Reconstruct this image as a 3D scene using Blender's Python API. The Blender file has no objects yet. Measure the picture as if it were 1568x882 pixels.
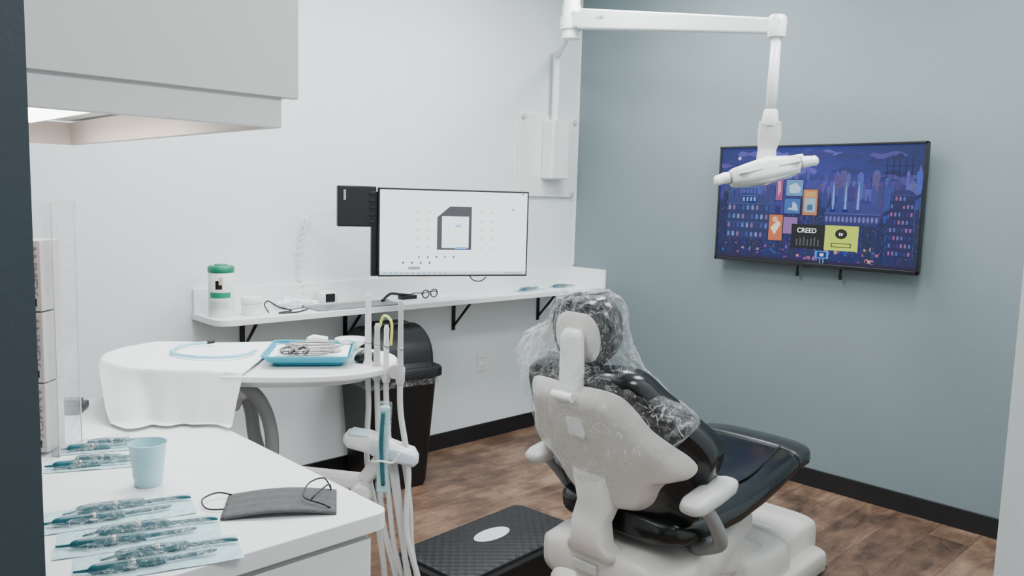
import bpy, bmesh, math, random
from mathutils import Vector, Matrix, noise
random.seed(7)
scene=bpy.context.scene
R=math.radians

# ---------------------------------------------------------------- materials
MATS={}
def mat(name,col,rough=.5,metal=0,spec=.5,bump=0,bscale=40,var=0,vscale=3,emit=None,estr=0,coat=0,alpha=1,trans=0,sheen=0):
    if name in MATS: return MATS[name]
    m=bpy.data.materials.new(name); m.use_nodes=True
    nt=m.node_tree; b=nt.nodes['Principled BSDF']
    b.inputs['Base Color'].default_value=(*col,1); b.inputs['Roughness'].default_value=rough
    b.inputs['Metallic'].default_value=metal; b.inputs['Specular IOR Level'].default_value=spec
    b.inputs['Coat Weight'].default_value=coat; b.inputs['Coat Roughness'].default_value=.1
    b.inputs['Alpha'].default_value=alpha; b.inputs['Transmission Weight'].default_value=trans
    tc=nt.nodes.new('ShaderNodeTexCoord')
    if var>0:
        n=nt.nodes.new('ShaderNodeTexNoise'); n.inputs['Scale'].default_value=vscale; n.inputs['Detail'].default_value=4
        nt.links.new(tc.outputs['Object'],n.inputs['Vector'])
        r=nt.nodes.new('ShaderNodeValToRGB')
        r.color_ramp.elements[0].position=.3; r.color_ramp.elements[1].position=.7
        r.color_ramp.elements[0].color=(*[c*(1-var) for c in col],1)
        r.color_ramp.elements[1].color=(*[min(1,c*(1+var)) for c in col],1)
        nt.links.new(n.outputs['Fac'],r.inputs['Fac']); nt.links.new(r.outputs['Color'],b.inputs['Base Color'])
    if bump>0:
        n=nt.nodes.new('ShaderNodeTexNoise'); n.inputs['Scale'].default_value=bscale; n.inputs['Detail'].default_value=3
        nt.links.new(tc.outputs['Object'],n.inputs['Vector'])
        bp=nt.nodes.new('ShaderNodeBump'); bp.inputs['Strength'].default_value=bump; bp.inputs['Distance'].default_value=.01
        nt.links.new(n.outputs['Fac'],bp.inputs['Height']); nt.links.new(bp.outputs['Normal'],b.inputs['Normal'])
    if emit:
        b.inputs['Emission Color'].default_value=(*emit,1); b.inputs['Emission Strength'].default_value=estr
    MATS[name]=m; return m

M_white=mat('white_wall_paint',(.735,.795,.805),.65,bump=.05,bscale=120,var=.015)
M_blue=mat('blue_gray_wall_paint',(.178,.228,.242),.6,bump=.05,bscale=120,var=.02)
M_slate=mat('slate_wall_paint',(.035,.055,.065),.6,bump=.05,bscale=120,var=.03)
M_ceil=mat('ceiling_paint',(.85,.86,.86),.8,var=.01)
M_bb=mat('black_rubber_baseboard',(.008,.008,.010),.45,var=.1)
M_lam=mat('white_laminate',(.83,.85,.85),.35,var=.01)
M_lamw=mat('white_cabinet_panel',(.80,.82,.81),.4,var=.01)
M_edge=mat('painted_gap_shadow',(.40,.38,.37),.7,var=.05)  # gray painted in for the shade inside the box seam and jar lid gap
M_plw=mat('white_plastic',(.80,.81,.80),.32,var=.01,coat=.2)
M_plg=mat('light_gray_plastic',(.52,.52,.50),.4,var=.02)
M_shell=mat('ivory_chair_shell',(.68,.655,.61),.35,var=.01,coat=.3)
M_arm=mat('armrest_light_vinyl',(.52,.515,.50),.4,var=.02)
M_gray=mat('gray_plastic',(.24,.25,.25),.45,var=.03)
M_blk=mat('black_plastic',(.009,.010,.011),.4,var=.1,spec=.35)
M_blkg=mat('gloss_black_plastic',(.01,.01,.012),.18,var=.1)
M_leather=mat('black_vinyl_upholstery',(.005,.007,.008),.20,bump=.26,bscale=11,spec=.5)
M_metal=mat('stainless_steel',(.62,.62,.62),.25,metal=1,bump=.02)
M_hose=mat('gray_tubing',(.60,.60,.59),.4,var=.02)
M_paper=mat('white_tissue_paper',(.84,.87,.885),.9,bump=.25,bscale=14)
M_teal=mat('teal_instrument_handle',(.012,.095,.12),.3,var=.2,vscale=30)
M_tealp=mat('teal_pouch_paper',(.46,.70,.75),.6,var=.15,vscale=30)
M_bluep=mat('blue_tray_plastic',(.03,.34,.46),.35,var=.05)
M_lblue=mat('pale_blue_tube',(.30,.66,.78),.35,var=.03)
M_green=mat('green_lid',(.005,.20,.11),.4,var=.05)
M_label=mat('printed_label',(.80,.82,.80),.5,var=.03)
M_labg=mat('green_label_print',(.01,.25,.14),.5,var=.05)
M_mask=mat('charcoal_fabric',(.09,.09,.095),.9,bump=.5,bscale=300,var=.1,vscale=60)
M_pink=mat('pink_gray_cardboard',(.60,.54,.53),.7,var=.03)
M_ptext=mat('printed_gray_pink',(.30,.20,.21),.7,var=.03)
M_oval=mat('white_oval_label',(.58,.60,.60),.4,var=.03)
M_tvb=mat('tv_bezel_black',(.008,.008,.009),.3,var=.1)
M_led=mat('led_strip_diffuser',(.9,.9,.9),.4,emit=(1,.97,.93),estr=9)
M_led2=mat('ceiling_panel_diffuser',(.9,.9,.9),.5,emit=(.95,.98,1),estr=2)
M_yel=mat('yellow_tube',(.65,.7,.12),.4,var=.05)
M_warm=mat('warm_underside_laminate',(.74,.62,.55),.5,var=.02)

def film(name,tint,dens=.35,scale=30,bumps=.8,edge=.3,rough=.12):
    m=bpy.data.materials.new(name); m.use_nodes=True; nt=m.node_tree; nt.nodes.clear()
    o=nt.nodes.new('ShaderNodeOutputMaterial')
    t=nt.nodes.new('ShaderNodeBsdfTransparent'); t.inputs[0].default_value=(.97,.98,.98,1)
    p=nt.nodes.new('ShaderNodeBsdfPrincipled'); p.inputs['Base Color'].default_value=(*tint,1); p.inputs['Roughness'].default_value=rough
    tc=nt.nodes.new('ShaderNodeTexCoord'); n=nt.nodes.new('ShaderNodeTexNoise'); n.inputs['Scale'].default_value=scale; n.inputs['Detail'].default_value=3
    n.inputs['Distortion'].default_value=1.2
    nt.links.new(tc.outputs['Object'],n.inputs['Vector'])
    bp=nt.nodes.new('ShaderNodeBump'); bp.inputs['Strength'].default_value=bumps; bp.inputs['Distance'].default_value=.02
    nt.links.new(n.outputs['Fac'],bp.inputs['Height']); nt.links.new(bp.outputs['Normal'],p.inputs['Normal'])
    r=nt.nodes.new('ShaderNodeMapRange'); r.inputs['From Min'].default_value=.5; r.inputs['From Max'].default_value=.75
    r.inputs['To Min'].default_value=dens*.3; r.inputs['To Max'].default_value=min(1,dens*2)
    nt.links.new(n.outputs['Fac'],r.inputs['Value'])
    # thin crease lines
    n2=nt.nodes.new('ShaderNodeTexNoise'); n2.inputs['Scale'].default_value=scale*.8; n2.inputs['Detail'].default_value=2; n2.inputs['Distortion'].default_value=2.5
    nt.links.new(tc.outputs['Object'],n2.inputs['Vector'])
    s1=nt.nodes.new('ShaderNodeMath'); s1.operation='SUBTRACT'; s1.inputs[1].default_value=.5; nt.links.new(n2.outputs['Fac'],s1.inputs[0])
    s2=nt.nodes.new('ShaderNodeMath'); s2.operation='ABSOLUTE'; nt.links.new(s1.outputs[0],s2.inputs[0])
    s3=nt.nodes.new('ShaderNodeMapRange'); s3.inputs['From Min'].default_value=0; s3.inputs['From Max'].default_value=.018; s3.inputs['To Min'].default_value=min(.8,dens*4); s3.inputs['To Max'].default_value=0
    nt.links.new(s2.outputs[0],s3.inputs['Value'])
    s4=nt.nodes.new('ShaderNodeMath'); s4.operation='ADD'; nt.links.new(s3.outputs[0],s4.inputs[0]); nt.links.new(r.outputs[0],s4.inputs[1])
    lw=nt.nodes.new('ShaderNodeLayerWeight'); lw.inputs['Blend'].default_value=.15
    nt.links.new(bp.outputs['Normal'],lw.inputs['Normal'])
    a=nt.nodes.new('ShaderNodeMath'); a.operation='MULTIPLY_ADD'; a.inputs[1].default_value=edge; a.use_clamp=True
    nt.links.new(lw.outputs['Facing'],a.inputs[0]); nt.links.new(s4.outputs[0],a.inputs[2])
    mx=nt.nodes.new('ShaderNodeMixShader'); nt.links.new(a.outputs[0],mx.inputs[0]); nt.links.new(t.outputs[0],mx.inputs[1]); nt.links.new(p.outputs[0],mx.inputs[2])
    nt.links.new(mx.outputs[0],o.inputs[0]); return m
M_film=film('clear_plastic_film',(.93,.95,.96),.07,15,1.0,.42)
M_pfilm=film('pouch_film',(.80,.93,.95),.10,38,1.0,.3)
M_acr=film('clear_acrylic',(.80,.83,.83),.05,4,.05,.5)
M_cup=mat('pale_blue_cup_plastic',(.40,.66,.72),.35,var=.02)

def floor_mat():
    m=bpy.data.materials.new('wood_plank_vinyl'); m.use_nodes=True; nt=m.node_tree; b=nt.nodes['Principled BSDF']
    L=nt.links.new; N=nt.nodes.new
    tc=N('ShaderNodeTexCoord')
    br=N('ShaderNodeTexBrick'); br.inputs['Scale'].default_value=1; br.inputs['Brick Width'].default_value=1.2; br.inputs['Row Height'].default_value=.18
    br.inputs['Mortar Size'].default_value=.0012; br.offset=.37; br.inputs['Color1'].default_value=(0,0,0,1); br.inputs['Color2'].default_value=(1,1,1,1); br.inputs['Mortar'].default_value=(.5,.5,.5,1)
    L(tc.outputs['Object'],br.inputs['Vector'])
    mp=N('ShaderNodeMapping'); mp.inputs['Scale'].default_value=(1.5,5,1); L(tc.outputs['Object'],mp.inputs['Vector'])
    n1=N('ShaderNodeTexNoise'); n1.inputs['Scale'].default_value=2.2; n1.inputs['Detail'].default_value=10; n1.inputs['Roughness'].default_value=.75; n1.inputs['Distortion'].default_value=.6
    ad=N('ShaderNodeVectorMath'); ad.operation='MULTIPLY_ADD'; ad.inputs[1].default_value=(7,7,7)
    L(br.outputs['Color'],ad.inputs[0]); L(mp.outputs[0],ad.inputs[2]); L(ad.outputs[0],n1.inputs['Vector'])
    n2=N('ShaderNodeTexNoise'); n2.inputs['Scale'].default_value=3.2; n2.inputs['Detail'].default_value=8; n2.inputs['Roughness'].default_value=.6; L(tc.outputs['Object'],n2.inputs['Vector'])
    mx=N('ShaderNodeMath'); mx.operation='MULTIPLY_ADD'; mx.inputs[1].default_value=.5; L(n1.outputs['Fac'],mx.inputs[0])
    m2=N('ShaderNodeMath'); m2.operation='MULTIPLY'; m2.inputs[1].default_value=.5; L(n2.outputs['Fac'],m2.inputs[0]); L(m2.outputs[0],mx.inputs[2])
    m3=N('ShaderNodeMath'); m3.operation='MULTIPLY_ADD'; m3.inputs[1].default_value=.07; L(br.outputs['Color'],m3.inputs[0]); L(mx.outputs[0],m3.inputs[2])
    r=N('ShaderNodeValToRGB'); e=r.color_ramp.elements; e[0].position=.40; e[0].color=(.036,.020,.013,1); e[1].position=.66; e[1].color=(.28,.18,.115,1)
    k=e.new(.53); k.color=(.13,.075,.048,1)
    L(m3.outputs[0],r.inputs['Fac'])
    mm=N('ShaderNodeMixRGB'); mm.blend_type='MIX'; mm.inputs[2].default_value=(.04,.025,.02,1); L(br.outputs['Fac'],mm.inputs[0]); L(r.outputs[0],mm.inputs[1])
    L(mm.outputs[0],b.inputs['Base Color']); b.inputs['Roughness'].default_value=.42
    bp=N('ShaderNodeBump'); bp.inputs['Strength'].default_value=.15; bp.inputs['Distance'].default_value=.005; L(n1.outputs['Fac'],bp.inputs['Height']); L(bp.outputs[0],b.inputs['Normal'])
    return m
M_floor=floor_mat()

def attr_screen(name,strength):
    m=bpy.data.materials.new(name); m.use_nodes=True; nt=m.node_tree; b=nt.nodes['Principled BSDF']
    a=nt.nodes.new('ShaderNodeAttribute'); a.attribute_name='Col'
    nt.links.new(a.outputs['Color'],b.inputs['Emission Color']); b.inputs['Emission Strength'].default_value=strength
    b.inputs['Base Color'].default_value=(.01,.01,.01,1); b.inputs['Roughness'].default_value=.4; b.inputs['Specular IOR Level'].default_value=.2
    return m
def tread_mat():
    m=bpy.data.materials.new('ribbed_black_rubber'); m.use_nodes=True; nt=m.node_tree; b=nt.nodes['Principled BSDF']
    b.inputs['Base Color'].default_value=(.014,.014,.016,1); b.inputs['Roughness'].default_value=.5; b.inputs['Specular IOR Level'].default_value=.35
    tc=nt.nodes.new('ShaderNodeTexCoord'); v=nt.nodes.new('ShaderNodeTexVoronoi'); v.inputs['Scale'].default_value=32; v.inputs['Randomness'].default_value=0
    mp=nt.nodes.new('ShaderNodeMapping'); mp.inputs['Rotation'].default_value=(0,0,.785)
    nt.links.new(tc.outputs['Object'],mp.inputs[0]); nt.links.new(mp.outputs[0],v.inputs['Vector'])
    bp=nt.nodes.new('ShaderNodeBump'); bp.inputs['Strength'].default_value=1; bp.inputs['Distance'].default_value=.006
    nt.links.new(v.outputs['Distance'],bp.inputs['Height']); nt.links.new(bp.outputs['Normal'],b.inputs['Normal']); return m
M_tread=tread_mat()

# ---------------------------------------------------------------- builders
def group(name,loc=(0,0,0),rz=0,rx=0,ry=0,sc=1):
    e=bpy.data.objects.new(name,None); e.location=loc; e.rotation_euler=(rx,ry,rz); e.empty_display_size=.1; e.scale=(sc,sc,sc)
    scene.collection.objects.link(e); return e
def finish(name,me,m,parent=None,loc=(0,0,0),rot=(0,0,0),smooth=True,bevel=0,subsurf=0,segs=3):
    o=bpy.data.objects.new(name,me); scene.collection.objects.link(o)
    o.location=loc; o.rotation_euler=rot
    if m: me.materials.append(m)
    if parent: o.parent=parent
    if smooth:
        for p in me.polygons: p.use_smooth=True
    if bevel>0:
        b=o.modifiers.new('b','BEVEL'); b.width=bevel; b.segments=segs; b.limit_method='ANGLE'; b.angle_limit=R(35)
        w=o.modifiers.new('w','WEIGHTED_NORMAL')
    if subsurf:
        s=o.modifiers.new('s','SUBSURF'); s.levels=subsurf; s.render_levels=subsurf
    return o
def from_bm(name,bm,m,**k):
    me=bpy.data.meshes.new(name); bmesh.ops.recalc_face_normals(bm,faces=bm.faces); bm.to_mesh(me); bm.free()
    return finish(name,me,m,**k)
def box(name,size,loc,m,parent=None,rot=(0,0,0),bevel=.003,segs=3,taper=None):
    bm=bmesh.new(); bmesh.ops.create_cube(bm,size=1)
    for v in bm.verts:
        t=1
        if taper and v.co.z<0: t=taper
        v.co=Vector((v.co.x*size[0]*t,v.co.y*size[1]*t,v.co.z*size[2]))
    return from_bm(name,bm,m,parent=parent,loc=loc,rot=rot,bevel=bevel,segs=segs,smooth=bevel>0)
def lathe(name,prof,m,loc=(0,0,0),parent=None,rot=(0,0,0),n=32,sx=1,sy=1):
    bm=bmesh.new(); rings=[]
    for r,z in prof:
        if r<1e-6: rings.append([bm.verts.new((0,0,z))])
        else: rings.append([bm.verts.new((r*sx*math.cos(2*math.pi*i/n),r*sy*math.sin(2*math.pi*i/n),z)) for i in range(n)])
    for a,b in zip(rings,rings[1:]):
        for i in range(n):
            j=(i+1)%n
            if len(a)==1 and len(b)==1: continue
            if len(a)==1: bm.faces.new((a[0],b[i],b[j]))
            elif len(b)==1: bm.faces.new((a[i],a[j],b[0]))
            else: bm.faces.new((a[i],a[j],b[j],b[i]))
    o=from_bm(name,bm,m,parent=parent,loc=loc,rot=rot)
    e=o.modifiers.new('e','EDGE_SPLIT'); e.split_angle=R(40)
    return o
def cr(pts,sub=8,closed=False):
    P=[Vector(p) for p in pts]; n=len(P); out=[]
    rng=range(n if closed else n-1)
    for i in rng:
        if closed: a,b,c,d=P[(i-1)%n],P[i],P[(i+1)%n],P[(i+2)%n]
        else: a,b,c,d=P[max(i-1,0)],P[i],P[i+1],P[min(i+2,n-1)]
        for s in range(sub):
            t=s/sub
            out.append(.5*((2*b)+(c-a)*t+(2*a-5*b+4*c-d)*t*t+(3*b-a-3*c+d)*t**3))
    if not closed: out.append(P[-1])
    return out
def tube(name,pts,rad,m,parent=None,n=10,smooth=True,sub=8,flat=1,cap=True):
    """rad: number or list (per control point)"""
    C=cr(pts,sub) if smooth else [Vector(p) for p in pts]
    K=len(C); k=len(pts)
    def rr(i):
        if not isinstance(rad,(list,tuple)): return rad
        f=i/(K-1)*(k-1); a=int(min(f,k-2)); t=f-a; return rad[a]*(1-t)+rad[a+1]*t
    bm=bmesh.new(); rings=[]; up=Vector((0,0,1)); prev=None
    for i,c in enumerate(C):
        t=(C[min(i+1,K-1)]-C[max(i-1,0)]).normalized()
        if prev is None:
            s=t.cross(up)
            if s.length<.1: s=t.cross(Vector((0,1,0)))
            s.normalize()
        else:
            s=(prev-t*prev.dot(t)).normalized()
        prev=s; w=s.cross(t); r=rr(i)
        rings.append([bm.verts.new(c+s*r*math.cos(2*math.pi*j/n)+w*r*flat*math.sin(2*math.pi*j/n)) for j in range(n)])
    for a,b in zip(rings,rings[1:]):
        for i in range(n): bm.faces.new((a[i],a[(i+1)%n],b[(i+1)%n],b[i]))
    if cap: bm.faces.new(rings[0]); bm.faces.new(rings[-1])
    return from_bm(name,bm,m,parent=parent)
def plate(name,pts,z0,z1,m,parent=None,bevel=.004,loc=(0,0,0),rot=(0,0,0)):
    bm=bmesh.new(); a=[bm.verts.new((p[0],p[1],z0)) for p in pts]; b=[bm.verts.new((p[0],p[1],z1)) for p in pts]; n=len(pts)
    bm.faces.new(a[::-1]); bm.faces.new(b)
    for i in range(n): bm.faces.new((a[i],a[(i+1)%n],b[(i+1)%n],b[i]))
    return from_bm(name,bm,m,parent=parent,bevel=bevel,loc=loc,rot=rot)
def superell(a,b,p=2.6,n=64):
    o=[]
    for i in range(n):
        t=2*math.pi*i/n; c,s=math.cos(t),math.sin(t)
        o.append((a*math.copysign(abs(c)**(2/p),c),b*math.copysign(abs(s)**(2/p),s)))
    return o
def panel(name,outline,center,fn,m,parent=None,rings=10,thick=0,sub=6,closed_back=None):
    """star-shaped panel; fn(y,h,rho)->Vector"""
    O=cr([(p[0],p[1],0) for p in outline],sub,True); n=len(O); c=Vector((center[0],center[1],0))
    def build(bm,f):
        cv=bm.verts.new(f(c.x,c.y,0)); prev=None; 
        for i in range(1,rings+1):
            rho=math.sin(i/rings*math.pi/2)
            ring=[bm.verts.new(f(*(c+(q-c)*rho).xy,rho)) for q in O]
            for j in range(n):
                k=(j+1)%n
                if prev is None: bm.faces.new((cv,ring[j],ring[k]))
                else: bm.faces.new((prev[j],prev[k],ring[k],ring[j]))
            prev=ring
        return prev
    bm=bmesh.new(); a=build(bm,lambda y,h,r:fn(y,h,r))
    if closed_back:
        b=build(bm,lambda y,h,r:closed_back(y,h,r))
        for j in range(n): bm.faces.new((a[j],a[(j+1)%n],b[(j+1)%n],b[j]))
    o=from_bm(name,bm,m,parent=parent)
    if thick:
        s=o.modifiers.new('t','SOLIDIFY'); s.thickness=thick; s.offset=0
        b=o.modifiers.new('b','BEVEL'); b.width=thick*.35; b.segments=2; b.limit_method='ANGLE'; b.angle_limit=R(50)
    return o
def loft(name,secs,m,parent=None,n=32,p=3.5,cap=True):
    """secs: (x, cy, cz, hw, hh) rounded sections along local x"""
    bm=bmesh.new(); rings=[]
    for (x,cy,cz,hw,hh) in secs:
        rings.append([bm.verts.new((x,cy+q[0],cz+q[1])) for q in superell(hw,hh,p,n)])
    for a,b in zip(rings,rings[1:]):
        for i in range(n): bm.faces.new((a[i],a[(i+1)%n],b[(i+1)%n],b[i]))
    if cap: bm.faces.new(rings[0]); bm.faces.new(rings[-1])
    return from_bm(name,bm,m,parent=parent)
def text(name,s,size,loc,rot,m,parent,ext=.0003):
    c=bpy.data.curves.new(name,'FONT'); c.body=s; c.size=size; c.extrude=ext; c.align_x='CENTER'; c.align_y='CENTER'
    o=bpy.data.objects.new(name,c); scene.collection.objects.link(o); o.parent=parent; o.location=loc; o.rotation_euler=rot; c.materials.append(m); return o

# ---------------------------------------------------------------- room
CH=3.05
box('floor',(6.6,6.2,.1),(-2.6,-2.5,-.05),M_floor,bevel=0)
box('wall_back',(4.35,.12,CH),(-2.0,.06,CH/2),M_white,bevel=0)
box('wall_right',(.12,3.5,CH),(.06,-1.75,CH/2),M_blue,bevel=0)
box('wall_left',(.14,2.87,CH),(-4.110,-1.435,CH/2),M_slate,bevel=0)
box('wall_front',(2.72,.12,CH),(-1.30,-3.44,CH/2),M_white,bevel=0)
box('ceiling',(6.6,6.2,.1),(-2.6,-2.5,CH+.05),M_ceil,bevel=0)
box('baseboard_back',(4.02,.012,.1),(-2.012,-.006,.05),M_bb,bevel=.002)
box('baseboard_right',(.012,3.38,.1),(-.006,-1.69,.05),M_bb,bevel=.002)
box('trim_1',(.014,.006,CH-1.09),(-.007,-.003,1.09+(CH-1.09)/2),M_plw,bevel=.001)

# wall shelf
g=group('work_shelf',(0,0,0))
SL=-2.70
pts=[(0-.002,-.002),(SL,-.002),(SL,-.24)]+[(SL+.06-.06*math.cos(a),-.24-.06*math.sin(a)) for a in [R(i*15) for i in range(1,7)]]+[(-.002,-.30)]
plate('shelf_top',pts,.935,.965,M_lam,g,.003)
box('backsplash',(2.69,.018,.115),(-1.35,-.011,1.0225),M_lam,g,bevel=.002)
box('end_splash',(.018,.28,.115),(-.011,-.16,1.0225),M_lam,g,bevel=.002)
for x in (-1.09,-1.86,-2.45,-.35):
    box('bracket_wall_leg',(.025,.006,.20),(x,-.005,.832),M_blk,g,bevel=.001)
    box('bracket_shelf_leg',(.025,.2,.006),(x,-.105,.931),M_blk,g,bevel=.001)
    tube('bracket_brace',[(x,-.17,.928),(x,-.01,.76)],.008,M_blk,g,smooth=False)

# electrical outlet
g=group('electrical_outlet',(-.85,-.002,.505))
box('plate',(.075,.006,.12),(0,-.002,0),M_plw,g,bevel=.002)
for s in (-1,1):
    box('socket',(.036,.004,.03),(0,-.006,s*.026),M_label,g,bevel=.002)
    for k in (-1,1): box('slot',(.003,.002,.01),(k*.007,-.0085,s*.026),M_gray,g,bevel=0)

# ---------------------------------------------------------------- counter
g=group('base_cabinet_counter',(0,0,0))
WL=-4.035
pc=[(WL,-2.44),(-3.33,-2.44)]+[(-3.33+.03*math.sin(R(a)),-2.41-.03*math.cos(R(a))) for a in (15,30,45,60,75,90)]+[(-3.30,-1.13),(WL,-1.13)]
plate('countertop',pc,.862,.9,M_lam,g,.003)
box('carcass',(.68,1.25,.76),(-3.68,-1.785,.48),M_lamw,g,bevel=.002)
box('toe_kick',(.62,1.2,.1),(-3.70,-1.785,.05),M_blk,g,bevel=0)
for i,(zz,hh) in enumerate(((.74,.2),(.52,.2),(.26,.28))):
    box('side_drawer_front',(.018,.60,hh-.012),(-3.331,-2.09,zz),M_lamw,g,bevel=.002)
    box('side_drawer_front',(.018,.60,hh-.012),(-3.331,-1.48,zz),M_lamw,g,bevel=.002)
box('end_panel',(.68,.018,.73),(-3.68,-2.42,.482),M_lamw,g,bevel=.002)

# overhead cabinet
g=group('overhead_cabinet',(0,0,0))
box('cabinet_box',(.49,1.15,.95),(-3.785,-1.845,2.20),M_lamw,g,bevel=.002)
box('cabinet_end_panel',(.52,.02,.95),(-3.77,-2.432,2.187),M_lamw,g,bevel=.002)
for y in (-2.135,-1.56): box('cabinet_door',(.02,.57,.94),(-3.52,y,2.185),M_lamw,g,bevel=.002)
box('valance_end_near',(.49,.02,.06),(-3.785,-2.425,1.69),M_lamw,g,bevel=.001)
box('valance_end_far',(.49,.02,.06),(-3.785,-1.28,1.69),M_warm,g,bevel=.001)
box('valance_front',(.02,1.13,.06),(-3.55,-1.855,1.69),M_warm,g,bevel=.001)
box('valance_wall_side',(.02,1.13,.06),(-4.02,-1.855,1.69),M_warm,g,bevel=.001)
box('light_strip',(.05,.70,.018),(-3.71,-1.78,1.712),M_led,g,bevel=.003)

# ---------------------------------------------------------------- TV
def screen_mesh(name,quads,m,parent,loc,rot):
    """quads: (x0,y0,x1,y1,col,layer) or polygon ([pts],col,layer); local XY plane"""
    bm=bmesh.new(); cl=bm.loops.layers.float_color.new('Col')
    for q in quads:
        if len(q)==6:
            x0,y0,x1,y1,c,l=q; P=[(x0,y0),(x1,y0),(x1,y1),(x0,y1)]
        else: P,c,l=q
        f=bm.faces.new([bm.verts.new((p[0],p[1],l*.00025)) for p in P])
        for lp in f.loops: lp[cl]=(*c,1)
    me=bpy.data.meshes.new(name); bm.to_mesh(me); bm.free()
    return finish(name,me,m,parent,loc,rot,smooth=False)
TW,TH=1.135,.645
g=group('television',(-.075,-1.75,1.55))
box('bezel_back',(.03,TW,TH),(.0,0,0),M_tvb,g,bevel=.004)
box('rear_housing',(.045,.7,.4),(.03,0,-.03),M_blk,g,bevel=.01)
for s in (-1,1):
    box('bezel_side',(.012,.012,TH),(-.016,s*(TW/2-.006),0),M_tvb,g,bevel=.002)
    box('bezel_h',(.012,TW,.012 if s>0 else .02),(-.016,0,s*(TH/2-.006)),M_tvb,g,bevel=.002)
box('logo_tab',(.012,.05,.012),(-.016,0,-TH/2-.004),M_tvb,g,bevel=.002)
for y in (.08,-.16):
    tube('mount_strap',[(.045,y,-.25),(.04,y,-.37)],.006,M_blk,g,smooth=False)
    lathe('strap_end',[(0,-.012),(.009,-.012),(.009,.012),(0,.012)],M_blk,(.04,y,-.375),g,n=12)
# city night picture (flat, built on the screen plane)
W,H=TW-.024,TH-.03
Q=[]
rnd=random.Random(3)
def sky(x,t):   # t 0 top..1 bottom
    gl=math.exp(-((x+.1)/.42)**2)
    return (.008+.07*gl*t+.012*t,.018+.06*t*gl,.10+.30*gl*(.35+t)+.05*t)
NXs,NYs=34,22
for i in range(NYs):
    for j in range(NXs):
        x0=-W/2+W*j/NXs; x1=x0+W/NXs; Q.append((x0,-H/2+H*(1-(i+1)/NYs),x1,-H/2+H*(1-i/NYs),sky((x0+x1)/2,i/NYs),1))
for k in range(60):   # clouds
    x=rnd.uniform(-W/2+.05,W/2-.10); y=rnd.uniform(.04,.28); w=rnd.uniform(.03,.10)
    ph=rnd.uniform(0,6); P=[(x+w*math.cos(a),min(H/2-.002,y+.010*math.sin(a)*(1.4+.8*math.sin(4*a+ph)))) for a in [2*math.pi*j/20 for j in range(20)]]
    P=[(max(-W/2,min(W/2,p[0])),p[1]) for p in P]
    s_=sky(x,.4); Q.append((P,rnd.choice([(s_[0]*1.5+.03,s_[1]*1.5+.01,s_[2]*1.3+.02),(s_[0]*.5,s_[1]*.6,s_[2]*.55),(s_[0]*.7,s_[1]*.7,s_[2]*.75)]),2+.1*(k%8)))
Q.append(([(-.44+.010*math.cos(a),.25+.010*math.sin(a)) for a in [2*math.pi*j/16 for j in range(16)]],(.6,.6,.8),3))
for layer,(hmin,hmax,col,y0) in enumerate([(.08,.20,(.06,.065,.32),-.05),(.02,.14,(.03,.032,.19),-.12),(-.10,.07,(.010,.014,.085),-.2)]):
    x=-W/2
    while x<W/2-.005:
        w=min(rnd.uniform(.010,.04),W/2-x); h=rnd.uniform(hmin,hmax)
        Q.append((x,-H/2,x+w,h,tuple(c*rnd.uniform(.6,1.4) for c in col),3+layer*2))
        z=rnd.random()
        if z<.35: Q.append(([(x+w*.2,h),(x+w*.8,h),(x+w*.5,min(H/2-.01,h+rnd.uniform(.02,.07)))],col,3+layer*2))
        elif z<.55: Q.append(([(x+w*.5+w*.4*math.cos(a),h+w*.5*math.sin(a)) for a in [math.pi*j/8 for j in range(9)]],col,3+layer*2))
        elif z<.75: Q.append((x+w*.45,h,x+w*.55,min(H/2-.01,h+.05),col,3+layer*2))
        nx=max(1,int(w/.007)); yy=-.26
        while yy<h-.012:
            for q in range(nx):
                if rnd.random()<.30:
                    cc=rnd.choice([(.5,.14,.28),(.10,.25,.85),(.30,.18,.7),(.65,.33,.2),(.06,.14,.7),(.06,.12,.6),(.05,.10,.45),(.05,.10,.45)])
                    xx=x+.002+q*(w/nx)
                    Q.append((xx,yy,min(xx+.003,x+w),yy+.005,tuple(v*(.22+.13*layer) for v in cc),4+layer*2))
            yy+=.011
        x+=w
for k in range(90):   # street glow
    x=rnd.uniform(-W/2+.01,W/2-.03); y=-H/2+rnd.uniform(.005,.08)
    Q.append((x,y,x+rnd.uniform(.003,.018),y+rnd.uniform(.004,.02),rnd.choice([(.26,.05,.22),(.14,.05,.35),(.35,.10,.2),(.02,.06,.35),(.03,.02,.10),(.5,.25,.2)]),9+.05*k%1))
Q.append((-W/2,-H/2,W/2,-H/2+.014,(.015,.008,.05),10.2))
for sx in (.12,.185,.25): # stacks with light beams
    Q.append(([(sx-.010,-.02),(sx+.010,-.02),(sx+.004,.12),(sx-.004,.12)],(.08,.15,.5),10))
    Q.append(([(sx-.003,-.02),(sx+.003,-.02),(sx+.0015,.10),(sx-.0015,.10)],(.28,.40,.8),10.5))
    Q.append((sx-.015,-.02,sx+.015,-.034,(.02,.03,.15),10))
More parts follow.
